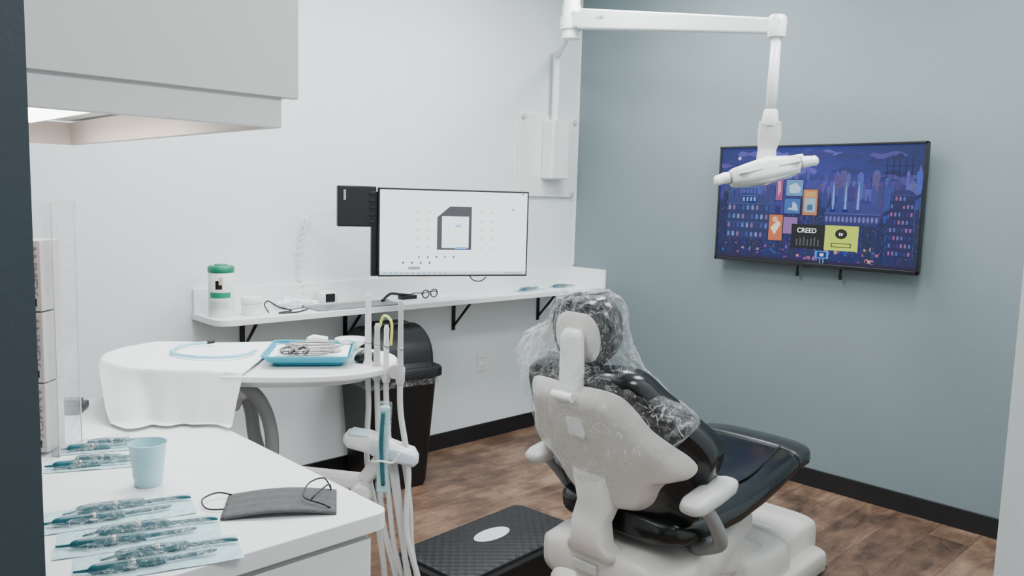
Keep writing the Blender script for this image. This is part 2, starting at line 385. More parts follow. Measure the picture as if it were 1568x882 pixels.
def arch_building(x0,x1,yb,yt,col,wcols,nx,ny):
    Q.append((x0,yb,x1,yt,col,10))
    xm=(x0+x1)/2; Q.append(([(xm+(x1-x0)*.5*math.cos(a),yt+(x1-x0)*.22*math.sin(a)) for a in [math.pi*j/12 for j in range(13)]],tuple(c*1.5 for c in col),10))
    Q.append((x0-.006,yt-.006,x1+.006,yt,tuple(c*2.2 for c in col),10.5)); Q.append((x0-.006,yb+(yt-yb)*.45,x1+.006,yb+(yt-yb)*.45+.004,tuple(c*2.2 for c in col),10.5))
    for j in range(ny):
        for i in range(nx):
            wx=(x1-x0)/nx; wy=(yt-yb)/ny; xx=x0+wx*(i+.25); y=yb+wy*(j+.25); c=wcols[(i*3+j)%len(wcols)]
            Q.append((xx,y,xx+wx*.5,y+wy*.4,c,11)); Q.append(([(xx+wx*.25+wx*.25*math.cos(a),y+wy*.4+wx*.22*math.sin(a)) for a in [math.pi*k/6 for k in range(7)]],c,11))
            Q.append((xx+wx*.23,y,xx+wx*.27,y+wy*.5,col,11.3))
arch_building(-.50,-.24,-.20,.00,(.015,.022,.10),[(.08,.16,.5),(.22,.10,.26),(.03,.06,.3),(.16,.22,.6),(.02,.03,.15)],9,4)
arch_building(-.41,-.32,.00,.09,(.025,.04,.16),[(.22,.36,.8),(.05,.08,.4),(.10,.2,.6)],4,2)
arch_building(.41,.525,-.25,.06,(.012,.014,.075),[(.34,.08,.22),(.06,.12,.4),(.02,.03,.2),(.20,.10,.4),(.02,.02,.12)],6,8)
Q.append(([(.38,-.05),(.555,.05),(.555,.07),(.38,-.03)],(.01,.015,.08),12))
for k in range(5):
    sx=.38+.03*k; Q.append((sx,.14,sx+.004,.25-.012*(k%2),(.006,.008,.04),6)); Q.append((sx-.012,.20,sx+.016,.203,(.006,.008,.04),6)); Q.append((sx-.008,.17,sx+.012,.172,(.006,.008,.04),6))
arch_building(.08,.36,-.10,-.04,(.02,.024,.13),[(.16,.14,.45),(.05,.10,.45),(.3,.16,.3)],13,1)
for (x0,y0,x1,y1,c) in [(-.235,-.20,-.155,-.06,(.55,.14,.06)),(-.205,.02,-.165,.15,(.28,.06,.2)),(-.145,.045,-.05,.13,(.10,.26,.55)),(-.15,-.05,-.06,.03,(.03,.12,.42)),(-.045,-.055,.035,.08,(.48,.19,.07)),(-.15,-.16,-.07,-.07,(.25,.12,.35))]:
    Q.append((x0-.004,y0-.004,x1+.004,y1+.004,(.01,.01,.04),12)); Q.append((x0,y0,x1,y1,c,13))
Q.append((-.035,-.04,.025,.035,(.30,.45,.6),14)); Q.append((-.035,.04,.025,.07,(.6,.34,.13),14)); Q.append((-.02,-.03,.01,.0,(.05,.12,.3),14.5))
Q.append(([(-.225,-.13),(-.18,-.09),(-.165,-.11),(-.20,-.17)],(.85,.75,.6),14)); Q.append(([(-.20+.015*math.cos(a),-.085+.015*math.sin(a)) for a in [2*math.pi*j/14 for j in range(14)]],(.75,.5,.3),14))
Q.append(([(-.125,.06),(-.07,.06),(-.06,.085),(-.09,.115),(-.13,.10)],(.45,.65,.85),14)); Q.append(([(-.13,-.03),(-.10,.015),(-.08,.0),(-.07,-.035)],(.4,.55,.75),14)); Q.append((-.12,-.02,-.105,.005,(.05,.1,.4),15))
Q.append(([(-.19,.04),(-.175,.07),(-.18,.13),(-.195,.12)],(.6,.3,.5),14))
Q.append((-.10,-.235,.085,-.105,(.006,.006,.008),15)); Q.append((.088,-.235,.265,-.105,(.55,.70,.07),15))
Q.append(([(.175+.032*math.cos(a),-.148+.026*math.sin(a)) for a in [2*math.pi*j/20 for j in range(20)]],(.01,.01,.01),16))
Q.append((.125,-.218,.23,-.196,(.01,.01,.01),16)); Q.append((.13,-.214,.225,-.200,(.55,.70,.07),17))
for k in range(7): Q.append((-.07+.02*k,-.22,-.062+.02*k,-.185+.006*(k%3),(.07,.09,.10),16))
Q.append((.04,-.282,.115,-.242,(.04,.25,.8),15)); Q.append((.052,-.277,.103,-.247,(.008,.02,.15),16)); Q.append((.068,-.27,.088,-.254,(.6,.7,.9),17))
Q.append((.068,-H/2,.072,-.282,(.1,.45,.8),15)); Q.append((.086,-H/2,.09,-.282,(.1,.45,.8),15))
TR=(R(90),0,R(-90))
screen_mesh('screen_picture',Q,attr_screen('tv_screen_emission',1.2),g,(-.0155,0,.004),TR)
M_st=mat('screen_white_text',(.8,.8,.8),.5,emit=(.8,.85,.8),estr=.9)
text('title_text','CREED',.036,(-.0215,.012,-.135),TR,M_st,g)
text('tile_text','tv',.03,(-.0215,-.175,-.144),TR,M_st,g)

# ---------------------------------------------------------------- monitor on arm
MW,MH=.783,.44
ma=math.atan2(-.338,.706)
g=group('computer_monitor',(-1.592,-.600,1.36),rz=ma)
box('housing',(MW,.03,MH),(0,.018,0),M_blk,g,bevel=.004)
box('bezel',(MW,.006,MH),(0,0,0),M_tvb,g,bevel=.002)
box('rear_bulge',(.45,.04,.25),(0,.05,0),M_blk,g,bevel=.012)
w,h=MW-.016,MH-.018
SC=(.86,.98,.985)
Q=[(-w/2,-h/2,w/2,h/2,SC,1)]
def mq(x0,y0,x1,y1,c,l): Q.append((x0,y0,x1,y1,c,l))
Q.append(([(-.095,-.085),(-.095,.08),(-.03,.135),(.085,.135),(.085,-.085)],(.06,.06,.07),2))
mq(-.07,-.075,.07,.085,SC,3)
mq(0,-.08,.06,-.07,(.1,.35,.8),4); mq(.0,.03,.03,.045,(.3,.5,.8),4)
for i in range(8):
    for j in range(5):
        x=-.2+i*.055
        if -.11<x<.1: continue
        mq(x,.1-j*.045,x+.016,.112-j*.045,(.60,.74,.70) if (i+j)%3 else (.76,.72,.62),2)
for i in range(5): mq(-.19+i*.045,-.125,-.182+i*.045,-.117,(.04,.05,.07),2)
for i in range(4): mq(-.27+i*.045,-.155,-.262+i*.045,-.145,(.04,.05,.07),2)
mq(-.24,-.185,-.18,-.17,(.25,.3,.32),2)
mq(-w/2,-h/2,w/2,-h/2+.016,(.55,.62,.63),2)
for i in range(12): mq(-w/2+.02+i*.028,-h/2+.004,-w/2+.034+i*.028,-h/2+.012,(.3,.35,.4) if i%2 else (.15,.4,.7),3)
mq(w/2-.12,-h/2+.004,w/2-.02,-h/2+.011,(.35,.38,.4),3)
mq(w/2-.08,h/2-.09,w/2-.072,h/2-.083,(.05,.05,.05),2); mq(w/2-.03,h/2-.009,w/2-.02,h/2-.003,(.05,.05,.05),3)
screen_mesh('screen_picture',Q,attr_screen('monitor_screen_emission',2.0),g,(0,-.0035,0),(R(90),0,0))
box('mini_pc_box',(.19,.05,.20),(-MW/2-.10,.05,.125),M_blk,g,bevel=.006)
box('pc_vent',(.012,.003,.05),(-MW/2-.16,.023,.18),M_gray,g,bevel=.001)
box('side_connector_rail',(.03,.035,.42),(-MW/2-.015,.04,-.01),M_blk,g,bevel=.004)
for k in range(5): box('cable_plug',(.03,.02,.012),(-MW/2-.025,.03,.19-k*.035),M_blkg,g,bevel=.002)
box('wall_bracket',(.12,.03,.3),(.46,.75,.05),M_blk,g,rot=(0,0,-ma),bevel=.004)
tube('mount_arm',[(0,.07,0),(.3,.36,.03),(.45,.74,.05)],.018,M_blk,g,smooth=False)
tube('front_cable',[(.08,0,-.215),(.10,.0,-.24),(.14,.0,-.245),(.17,.0,-.225)],.003,M_blk,g)

# coil power cable
P=[(-2.085,-.07,1.43)]
for i in range(90):
    t=i/89; P.append((-2.10-.05*math.sin(t*3.1)+.012*math.cos(i*.9),-.02-.006*math.sin(i*.9),1.42-.44*t))
g=group('coiled_power_cord',(0,0,0))
tube('cord',P,.003,M_plw,g,n=6,sub=2)
tube('cord_lead',[(-2.085,-.07,1.43),(-2.05,-.12,1.44),(-2.02,-.2,1.44)],.003,M_plw,g,n=6)
box('adapter_block',(.03,.03,.045),(-2.02,-.2,1.44),M_plw,g,bevel=.004)

# ---------------------------------------------------------------- dental lamp
g=group('dental_operatory_lamp',(0,0,0))
box('wall_panel',(.53,.018,.53),(-.315,-.011,1.825),M_plw,g,bevel=.003)
for x in (-.56,-.07):
    for z in (1.585,2.065): lathe('panel_bolt',[(0,.0),(.017,0),(.017,.012),(.012,.016),(0,.016)],M_plg,(x,-.02,z),g,rot=(R(90),0,0),n=16)
box('junction_box',(.165,.10,.38),(-.2975,-.07,1.865),M_plw,g,bevel=.012)
box('box_seam',(.002,.102,.37),(-.34,-.07,1.865),M_edge,g,bevel=0)
lathe('wall_pole',[(.026,0),(.026,.46),(0,.465)],M_plw,(-.30,-.06,2.05),g)
tube('post_link',[(-.30,-.06,2.48),(-.844,-.66,2.48)],.024,M_plw,g,smooth=False)
px,py=-.844,-.666
lathe('ceiling_post',[(0,2.42),(.05,2.425),(.052,2.60),(.046,2.61),(.046,CH)],M_plw,(px,py,0),g)
lathe('post_collar',[(.052,0),(.062,.004),(.062,.07),(.052,.075)],M_plw,(px,py,2.47),g)
A0=Vector((px,py,2.535)); A1=Vector((-1.04,-2.007,2.292))
dr=(A1-A0).normalized()
def beam(name,a,b,w0,h0,w1,h1,m,parent,bev=.008):
    a=Vector(a); b=Vector(b); t=(b-a).normalized(); s=t.cross(Vector((0,0,1))).normalized(); u=s.cross(t)
    bm=bmesh.new(); V=[]
    for (c,w,h) in ((a,w0,h0),(b,w1,h1)):
        V.append([bm.verts.new(c+s*x*w/2+u*y*h/2) for x,y in ((-1,-1),(1,-1),(1,1),(-1,1))])
    bm.faces.new(V[0]); bm.faces.new(V[1][::-1])
    for i in range(4): bm.faces.new((V[0][i],V[0][(i+1)%4],V[1][(i+1)%4],V[1][i]))
    return from_bm(name,bm,m,parent=parent,bevel=bev)
beam('arm_root',A0-dr*.03+Vector((0,0,-.01)),A0+dr*.16,.075,.10,.07,.075,M_plw,g)
beam('arm_beam',A0+dr*.10,A1+dr*.03,.07,.105,.06,.062,M_plw,g,.01)
text('arm_logo','a-dec',.03,A0+dr*.28+Vector((-.0365,.004,.01)),(R(90),R(10),R(-98)),M_gray,g)
lathe('elbow',[(0,-.045),(.035,-.045),(.038,-.03),(.038,.035),(.03,.045),(0,.045)],M_plw,tuple(A1),g)
tube('drop_rod',[tuple(A1-Vector((0,0,.03))),(-1.043,-2.004,1.915)],[.021,.024],M_plw,g,n=16,smooth=False)
h=bpy.data.objects.new('lamp_head_pivot',None); scene.collection.objects.link(h); h.parent=g; h.location=(-1.05,-1.998,1.69); h.rotation_euler=(R(-8),R(-13),R(-44))
lathe('rod_cuff',[(.03,0),(.036,.01),(.03,.06),(.026,.07)],M_plw,(-1.043,-2.004,1.88),g)
tube('yoke',[(-1.043,-2.004,1.90),(-1.035,-2.0,1.84),(-1.03,-1.99,1.78),(-1.045,-2.0,1.70)],[.045,.05,.038,.045],M_plg,g,n=16,flat=.6)
loft('lamp_head_body',[(-.15,0,0,.03,.02),(-.14,0,0,.065,.036),(-.08,0,0,.085,.045),(0,0,.004,.09,.052),(.08,0,0,.085,.043),(.13,0,0,.065,.036),(.14,0,0,.03,.022)],M_plw,h,p=4)
loft('lamp_reflector_cover',[(-.13,.0,-.03,.05,.012),(0,0,-.04,.07,.018),(.13,0,-.03,.05,.012)],mat('lamp_clear_lens',(.75,.78,.8),.1,coat=.5),h,p=4)
box('head_seam',(.26,.02,.004),(0,-.078,.0),M_gray,h,bevel=.001)
for s in (-1,1):
    tube('head_handle',[(s*.13,0,0),(s*.17,-.01,.004),(s*.205,-.015,.0)],[.020,.025,.021],M_plw,h,n=16)
    lathe('handle_end',[(.021,0),(.023,.012),(.015,.022),(0,.024)],M_plw,(s*.20,-.015,0),h,rot=(0,R(90*s),0))
    lathe('handle_ring',[(.026,0),(.0275,.001),(.0275,.004),(.026,.005)],M_gray,(s*.15,-.006,.002),h,rot=(0,R(90*s),0))
box('head_tail_wing',(.12,.05,.02),(.12,.03,.035),M_plw,h,rot=(0,0,.2),bevel=.008)

# ---------------------------------------------------------------- trash can
g=group('trash_can',(-1.75,-.255,0),rz=R(-8))
def rr(hx,hy,r=.05,n=6):
    o=[]
    for cx,cy,a0 in ((1,1,0),(-1,1,90),(-1,-1,180),(1,-1,270)):
        for i in range(n+1):
            a=R(a0+90*i/n); o.append((cx*(hx-r)+r*math.cos(a),cy*(hy-r)+r*math.sin(a)))
    return o
def stack(name,secs,m,parent,r=.05,cap0=True,cap1=True):
    bm=bmesh.new(); rg=[]
    for z,hx,hy in secs: rg.append([bm.verts.new((p[0],p[1],z)) for p in rr(hx,hy,min(r,hx*.9,hy*.9))])
    n=len(rg[0])
    for a,b in zip(rg,rg[1:]):
        for i in range(n): bm.faces.new((a[i],a[(i+1)%n],b[(i+1)%n],b[i]))
    if cap0: bm.faces.new(rg[0][::-1])
    if cap1: bm.faces.new(rg[-1])
    o=from_bm(name,bm,m,parent=parent); e=o.modifiers.new('e','EDGE_SPLIT'); e.split_angle=R(35); return o
stack('bin_body',[(0,.155,.155),(.02,.165,.165),(.60,.20,.20),(.61,.205,.205)],M_blk,g)
stack('liner_fold',[(.56,.204,.204),(.565,.208,.208),(.60,.210,.210),(.612,.207,.207)],film('bin_liner_film',(.5,.52,.52),.2,30),g,cap0=False,cap1=False)
stack('lid_rim',[(.60,.215,.215),(.605,.222,.222),(.645,.222,.222),(.655,.215,.215)],M_blk,g)
bm=bmesh.new(); rings=[]
for i in range(13):
    a=math.pi*i/12; rings.append((-.2*math.cos(a),.65+.21*math.sin(a)**.8))
v0=[bm.verts.new((-.17,y,z)) for y,z in rings]; v1=[bm.verts.new((.17,y,z)) for y,z in rings]
bm.faces.new(v0); bm.faces.new(v1[::-1])
for i in range(12): bm.faces.new((v0[i],v0[i+1],v1[i+1],v1[i]))
from_bm('dome_sides',bm,M_blk,parent=g,bevel=.02)
box('swing_flap',(.30,.24,.012),(0,-.135,.745),M_blkg,g,rot=(R(50),0,0),bevel=.005)
box('flap_frame_top',(.2,.10,.03),(0,-.0,.862),M_blk,g,bevel=.012)

# ---------------------------------------------------------------- step stool
g=group('step_stool',(-2.05,-1.43,0),rz=R(4))
stack('stool_body',[(0,.38,.21),(.125,.375,.205),(.135,.365,.195)],M_blk,g,r=.04)
stack('tread_pad',[(.1355,.36,.19),(.147,.358,.188),(.15,.353,.183)],M_tread,g,r=.035)
lathe('oval_label',[(0,.0),(.08,.0),(.08,.0015),(0,.0018)],M_oval,(.02,.03,.1505),g,sx=1.2,sy=.6)

# ---------------------------------------------------------------- dental chair
CX,CY=-2.10,-2.15
g=group('dental_chair',(CX,CY,0),rz=R(1))
loft('base_plate',[(-.34,0,.045,.10,.03),(-.30,0,.05,.2,.05),(.0,0,.055,.25,.055),(1.10,0,.055,.23,.055),(1.14,0,.05,.2,.045)],M_shell,g,p=6)
loft('base_end_cover',[(.84,.06,.12,.21,.10),(.86,.06,.125,.23,.11),(1.12,.06,.12,.23,.105),(1.16,.06,.11,.21,.085),(1.18,.06,.10,.17,.055)],M_shell,g,p=6)
loft('base_mid_cover',[(.48,.03,.12,.22,.11),(.50,.03,.125,.24,.12),(.77,.03,.12,.24,.115),(.82,.03,.12,.23,.105)],M_shell,g,p=6)
loft('base_foot_pad',[(.80,.04,.008,.245,.008),(1.18,.04,.008,.245,.008)],M_gray,g,p=8)
loft('lift_arm',[(.66,0,.18,.17,.07),(.4,0,.27,.16,.09),(.10,0,.35,.16,.07)],M_shell,g,p=5)
loft('lower_link_cover',[(.8,0,.15,.14,.06),(.3,0,.16,.14,.08),(-.15,0,.14,.16,.08)],M_shell,g,p=5)
loft('underseat_pan',[(-.17,0,.335,.20,.05),(-.15,0,.335,.25,.08),(-.05,0,.325,.27,.095),(.15,0,.345,.26,.08),(.45,0,.41,.22,.045)],M_shell,g,p=4.5)
loft('rear_pedestal_skirt',[(-.2,0,.17,.15,.10),(-.17,0,.18,.20,.13),(.1,0,.18,.22,.14),(.25,0,.18,.18,.12)],M_shell,g,p=4.5)
box('pan_latch',(.02,.10,.035),(-.178,.04,.345),M_plg,g,bevel=.006)
# back
BO=Vector((-.03,0,.50)); UP=Vector((-.42,0,.907)).normalized(); BK=Vector((-.907,0,-.42)).normalized()
def bp(y,h,d): return BO+UP*h+BK*d+Vector((0,y+.03*max(0,min(1,(h-.28)/.2)),0))
def loftc(name,cs,m,p=5,n=28,axis=None):
    bm=bmesh.new(); rings=[]
    for (c,wy,tx) in cs: rings.append([bm.verts.new(c+Vector((q[1],q[0],0))) for q in superell(wy,tx,p,n)])
    for a,b in zip(rings,rings[1:]):
        for i in range(n): bm.faces.new((a[i],a[(i+1)%n],b[(i+1)%n],b[i]))
    bm.faces.new(rings[0]); bm.faces.new(rings[-1]); return from_bm(name,bm,m,parent=g)
yy=Vector((0,.025,0))
loftc('back_link_cover',[(Vector((-.135,0,.39))+yy,.10,.055),(Vector((-.155,0,.42))+yy,.088,.05),(Vector((-.165,0,.44))+yy,.068,.045),(Vector((-.17,0,.51))+yy,.064,.04),(bp(.025,.10,.075),.072,.035),(bp(.025,.22,.06),.07,.03)],M_shell)
def mir(p): return p+[(-a,b) for a,b in reversed(p) if abs(a)>1e-6]
sh=mir([(0,.545),(.1,.545),(.17,.525),(.208,.475),(.232,.41),(.27,.36),(.312,.31),(.322,.27),(.29,.235),(.235,.222),(.20,.19),(.165,.13),(.115,.09),(.05,.075),(0,.073)])
def shf(y,h,r): return bp(y,h,.075-.9*y*y*.8-.035*max(0,r-.85)/.15)
panel('back_shell',sh,(0,.30),shf,M_shell,g,rings=12,thick=.014)
cu=mir([(0,.57),(.12,.575),(.20,.555),(.25,.49),(.30,.41),(.345,.33),(.352,.26),(.32,.17),(.28,.09),(.265,.04),(.21,.0),(.1,-.01),(0,-.01)])
def cfront(y,h,r): return bp(y,h,-.055-.045*(1-r**4)-.7*y*y+ .02*math.exp(-((y/.1)**2)))
def cback(y,h,r): return bp(y,h,.03-.75*y*y+.012*(1-r**4))
panel('back_cushion',cu,(0,.25),cfront,M_leather,g,rings=12,closed_back=cback)
# headrest
hr=mir([(0,.765),(.065,.76),(.108,.72),(.118,.66),(.10,.60),(.055,.57),(0,.565)])
HT=lambda y,h,d: bp(y,h,d-.065-(h-.57)*.28)
panel('headrest_cushion',hr,(0,.665),lambda y,h,r:HT(y,h,-.035-.03*(1-r**4)),M_leather,g,closed_back=lambda y,h,r:HT(y,h,.030+.012*(1-r**4)))
hr2=[(y*.74,.665+(h-.665)*.76) for y,h in hr]
panel('headrest_back_shell',hr2,(0,.665),lambda y,h,r:HT(y,h,.056-.012*r**3),M_shell,g,thick=.01)
a=bp(.0,.38,.085); b=HT(.0,.70,.070)
bm=bmesh.new(); rings=[]
for t,wd in ((0,.028),(.05,.032),(.45,.034),(.55,.046),(.95,.042),(1,.03)):
    c=a.lerp(b,t)+BK*.018*math.sin(t*math.pi)
    rings.append([bm.verts.new(c+Vector((0,q[0],0))+BK*q[1]) for q in superell(wd,.014,5,20)])
for p_,q_ in zip(rings,rings[1:]):
    for i in range(20): bm.faces.new((p_[i],p_[(i+1)%20],q_[(i+1)%20],q_[i]))
bm.faces.new(rings[0]); bm.faces.new(rings[-1])
from_bm('headrest_bracket',bm,M_plw,parent=g)
lathe('headrest_lock_knob',[(0,-.04),(.014,-.04),(.016,0),(.014,.04),(0,.04)],M_plw,tuple(bp(0,.53,.085)),g,rot=(R(90),0,0),n=20)
# seat
seat=[(-.10,0,.50,.16,.03),(-.09,0,.50,.22,.045),(-.05,0,.502,.26,.055),(.1,0,.505,.285,.058),(.25,0,.51,.29,.06),(.4,0,.525,.285,.06),(.55,0,.545,.275,.06),(.7,0,.564,.26,.055),(.74,0,.567,.25,.052)]
loft('seat_cushion',seat,M_leather,g,p=3.2)
loft('leg_end_pad',[(.735,0,.568,.245,.05),(.75,0,.569,.252,.054),(.84,0,.568,.245,.052),(.885,0,.566,.225,.046),(.905,0,.564,.19,.03)],mat('dark_gray_toe_pad_vinyl',(.014,.018,.020),.3,bump=.15,bscale=20,spec=.5),g,p=3.4)
for s in (-1,1): tube('seat_seam',[(.06,s*.25,.555),(.2,s*.2,.566),(.45,s*.21,.588),(.73,s*.17,.617)],.005,M_leather,g,n=8)
tube('seat_seam',[(.3,-.2,.572),(.34,0,.578),(.3,.2,.572)],.005,M_leather,g,n=8)
# arms
for s,ay,dx in ((-1,.345,.015),(1,.285,.01)):
    n_=20
    bm=bmesh.new(); rings=[]
    for (x,z,hw,hh) in ((-.205,.655,.015,.008),(-.197,.655,.034,.018),(-.17,.659,.044,.026),(-.08,.672,.046,.028),(.0,.682,.042,.026),(.03,.684,.03,.018),(.038,.684,.015,.008)):
        rings.append([bm.verts.new((x+dx,s*ay+q[0],z+q[1])) for q in superell(hw,hh,2.8,n_)])
    for p_,q_ in zip(rings,rings[1:]):
        for i in range(n_): bm.faces.new((p_[i],p_[(i+1)%n_],q_[(i+1)%n_],q_[i]))
    bm.faces.new(rings[0]); bm.faces.new(rings[-1])
    from_bm('armrest_pad',bm,M_arm,parent=g)
    tube('armrest_stem',[(-.10,s*ay,.64),(-.04,s*ay,.58),(.04,s*(ay-.02),.48),(.07,s*.22,.42)],[.022,.022,.025,.025],M_gray,g,n=14)

# plastic cover over headrest and back
g=group('plastic_chair_cover',(CX,CY,0),rz=R(1))
prof=[(.79,.02,.02,.01,-.10),(.782,.09,.09,.045,-.12),(.745,.125,.12,.078,-.12),(.69,.14,.125,.09,-.11),(.64,.22,.13,.095,-.09),(.60,.30,.145,.10,-.07),(.55,.32,.19,.105,-.04),(.50,.27,.24,.115,-.02),(.43,.24,.295,.12,-.01),(.36,.22,.33,.12,-.005),(.30,.21,.335,.12,-.003),(.25,.19,.30,.12,0),(.21,.16,.24,.115,0)]
bm=bmesh.new(); rings=[]; n_=120
hs=[]
for k in range(len(prof)-1):
    for s in range(6):
        t=s/6; hs.append([a*(1-t)+b*t for a,b in zip(prof[k],prof[k+1])])
hs.append(list(prof[-1]))
def sg(v,p): return math.copysign(abs(v)**p,v)
for (h,lw,rw,dp,dc) in hs:
    ring=[]
    for i in range(n_):
        a=2*math.pi*i/n_; y=sg(math.cos(a),.75); y=y*(lw if y>0 else rw); dd=dc+dp*sg(math.sin(a),.7)-.6*y*y
        nz=abs(noise.noise(Vector((y*9,h*7,math.sin(a)*1.5))))*.035-.01+abs(noise.noise(Vector((y*25,h*14,math.sin(a)*3))))*.026+abs(noise.noise(Vector((y*60+h*30,h*25,math.sin(a)*4))))*.010
        sag=.07*noise.noise(Vector((math.cos(a)*2.2,math.sin(a)*2.2,1)))
        hh=h+sag*max(0,(.3-h)/.1)+.12*max(0,-y/.35)*max(0,min(1,(.45-h)/.2))
        ring.append(bm.verts.new(bp(y*(1+nz*1.0),hh+nz*.4,dd+nz)))
    rings.append(ring)
for a,b in zip(rings,rings[1:]):
    for i in range(n_): bm.faces.new((a[i],a[(i+1)%n_],b[(i+1)%n_],b[i]))
from_bm('film_sleeve',bm,M_film,parent=g)

# ---------------------------------------------------------------- delivery cart
CA=(-3.102,-1.443); CS=.86; CZ0=.217; CR=R(-44.2)
g=group('dental_delivery_unit',(*CA,CZ0),rz=CR,sc=CS)
TZ=.95
plate('table_top',superell(.51,.30,2.5,72),TZ-.022,TZ,M_plw,g,.006)
plate('table_underside',superell(.44,.25,2.5,48),TZ-.05,TZ-.02,M_plg,g,.01)
tube('bracket_hub',[(-.12,-.1,.915),(-.03,-.1,.88),(.02,-.1,.85)],[.05,.06,.045],M_plg,g,n=16,flat=.7)
tube('curved_leg',[(-.10,-.13,.90),(.02,-.13,.865),(.07,-.12,.80),(.09,-.1,.70),(.085,-.08,.58)],.024,M_gray,g,n=12)
tube('curved_leg',[(-.14,-.06,.90),(-.03,-.06,.85),(.0,-.05,.78),(.01,-.04,.68),(.03,-.02,.58)],.024,M_gray,g,n=12)
box('bracket_web',(.07,.03,.12),(-.04,-.08,.84),M_plg,g,rot=(0,R(25),0),bevel=.012)
FB=-CZ0/CS
lathe('column',[(.05,FB+.06),(.05,.55),(.06,.56),(.06,.60),(0,.61)],M_plw,(.04,-.04,0),g)
lathe('floor_base',[(0,0),(.17,0),(.18,.02),(.165,.05),(.08,.075),(.05,.08)],M_plw,(.06,-.02,FB),g,n=40)
beam('holder_arm',(.06,-.05,.545),(.42,-.12,.545),.07,.055,.06,.05,M_plw,g,.015)
beam('holder_arm_upper',(.42,-.12,.55),(.50,-.14,.66),.05,.05,.045,.045,M_plw,g,.012)
lathe('arm_knob',[(0,-.03),(.030,-.03),(.038,-.022),(.038,.022),(.030,.03),(0,.03)],M_plw,(.42,-.17,.52),g,rot=(R(90),0,0),n=28)
lathe('knob_screw',[(0,0),(.010,0),(.010,.004),(0,.006)],M_metal,(.42,-.20,.52),g,rot=(R(90),0,0),n=12)
loft('holder_bar',[(.36,-.17,.715,.02,.012),(.375,-.17,.715,.035,.03),(.45,-.17,.705,.04,.038),(.53,-.17,.675,.04,.036),(.60,-.17,.655,.036,.032),(.615,-.17,.65,.02,.014)],M_plw,g,p=3)
loft('holder_bar_blue_end',[(.375,-.172,.732,.028,.01),(.39,-.172,.738,.034,.012),(.45,-.172,.73,.034,.012)],mat('pale_holder_pad',(.58,.68,.74),.35,var=.02),g,p=3)
loft('touch_pad',[(.46,-.21,.69,.01,.02),(.55,-.21,.67,.012,.025),(.61,-.208,.655,.01,.018)],mat('pale_control_pad',(.62,.70,.76),.3,var=.02),g,p=3)
loft('handpiece_rail',[(.40,-.03,.925,.03,.016),(.42,-.03,.925,.045,.022),(.52,-.07,.93,.045,.022),(.55,-.08,.93,.03,.015)],M_plw,g,p=3)
lathe('rail_knob',[(0,-.02),(.024,-.02),(.028,0),(.024,.02),(0,.02)],M_plg,(.53,-.13,.945),g,rot=(R(90),0,0),n=20)
tops=[(.418,1.20,.012),(.455,1.10,.011),(.492,1.10,.010),(.545,1.19,.010)]
for i,(x,zt,r) in enumerate(tops):
    y=-.05-.03*i
    lathe('handpiece',[(r*1.3,.90),(r*1.6,.915),(r*1.6,.95),(r*1.1,.965),(r,1.0),(r*.85,zt-.03),(r*.95,zt-.012),(r*.6,zt),(0,zt)],M_plw if i%2==0 else M_plg,(x,y,0),g,n=16)
    lathe('handpiece_ring',[(r*1.0,0),(r*1.12,.002),(r*1.12,.008),(r*1.0,.01)],M_metal,(x,y,1.02),g,n=16)
    xe=.47+.045*i
    tube('hose',[(x,y,.905),(x+.005,y-.01,.80),(x+.01+.01*i,y-.06,.62),(xe-.02*(i%2),y-.09,.42),(xe+.03,y-.1,.22),(xe+.02,y-.03,.06),(xe-.12,.02,.08),(.08,-.03,.25)],.010,M_hose,g,n=10)
for i in range(3):
    tube('hose',[(.50+.03*i,-.16,.66),(.52+.035*i,-.19,.5),(.54+.03*i,-.2,.35),(.58+.02*i,-.18,.14),(.5,-.08,.04),(.3,-.02,.06),(.07,-.04,.2)],.009,M_hose,g,n=10)
tube('yellow_hose',[(.455,-.03,1.08),(.47,-.03,1.12),(.50,-.05,1.10),(.50,-.06,1.02)],.005,M_yel,g,n=8)
box('wrapped_syringe',(.035,.018,.30),(.505,-.235,.70),M_tealp,g,rot=(0,R(2),0),bevel=.008)
box('syringe_wrap_film',(.045,.024,.33),(.505,-.235,.70),M_pfilm,g,rot=(0,R(2),0),bevel=.01)
tube('syringe_core',[(.505,-.246,.83),(.50,-.25,.72),(.507,-.247,.58)],.007,M_teal,g,n=8)
tube('wrap_tie',[(.47,-.25,.66),(.50,-.262,.668),(.54,-.25,.66),(.56,-.25,.69)],.004,M_plw,g,n=6)

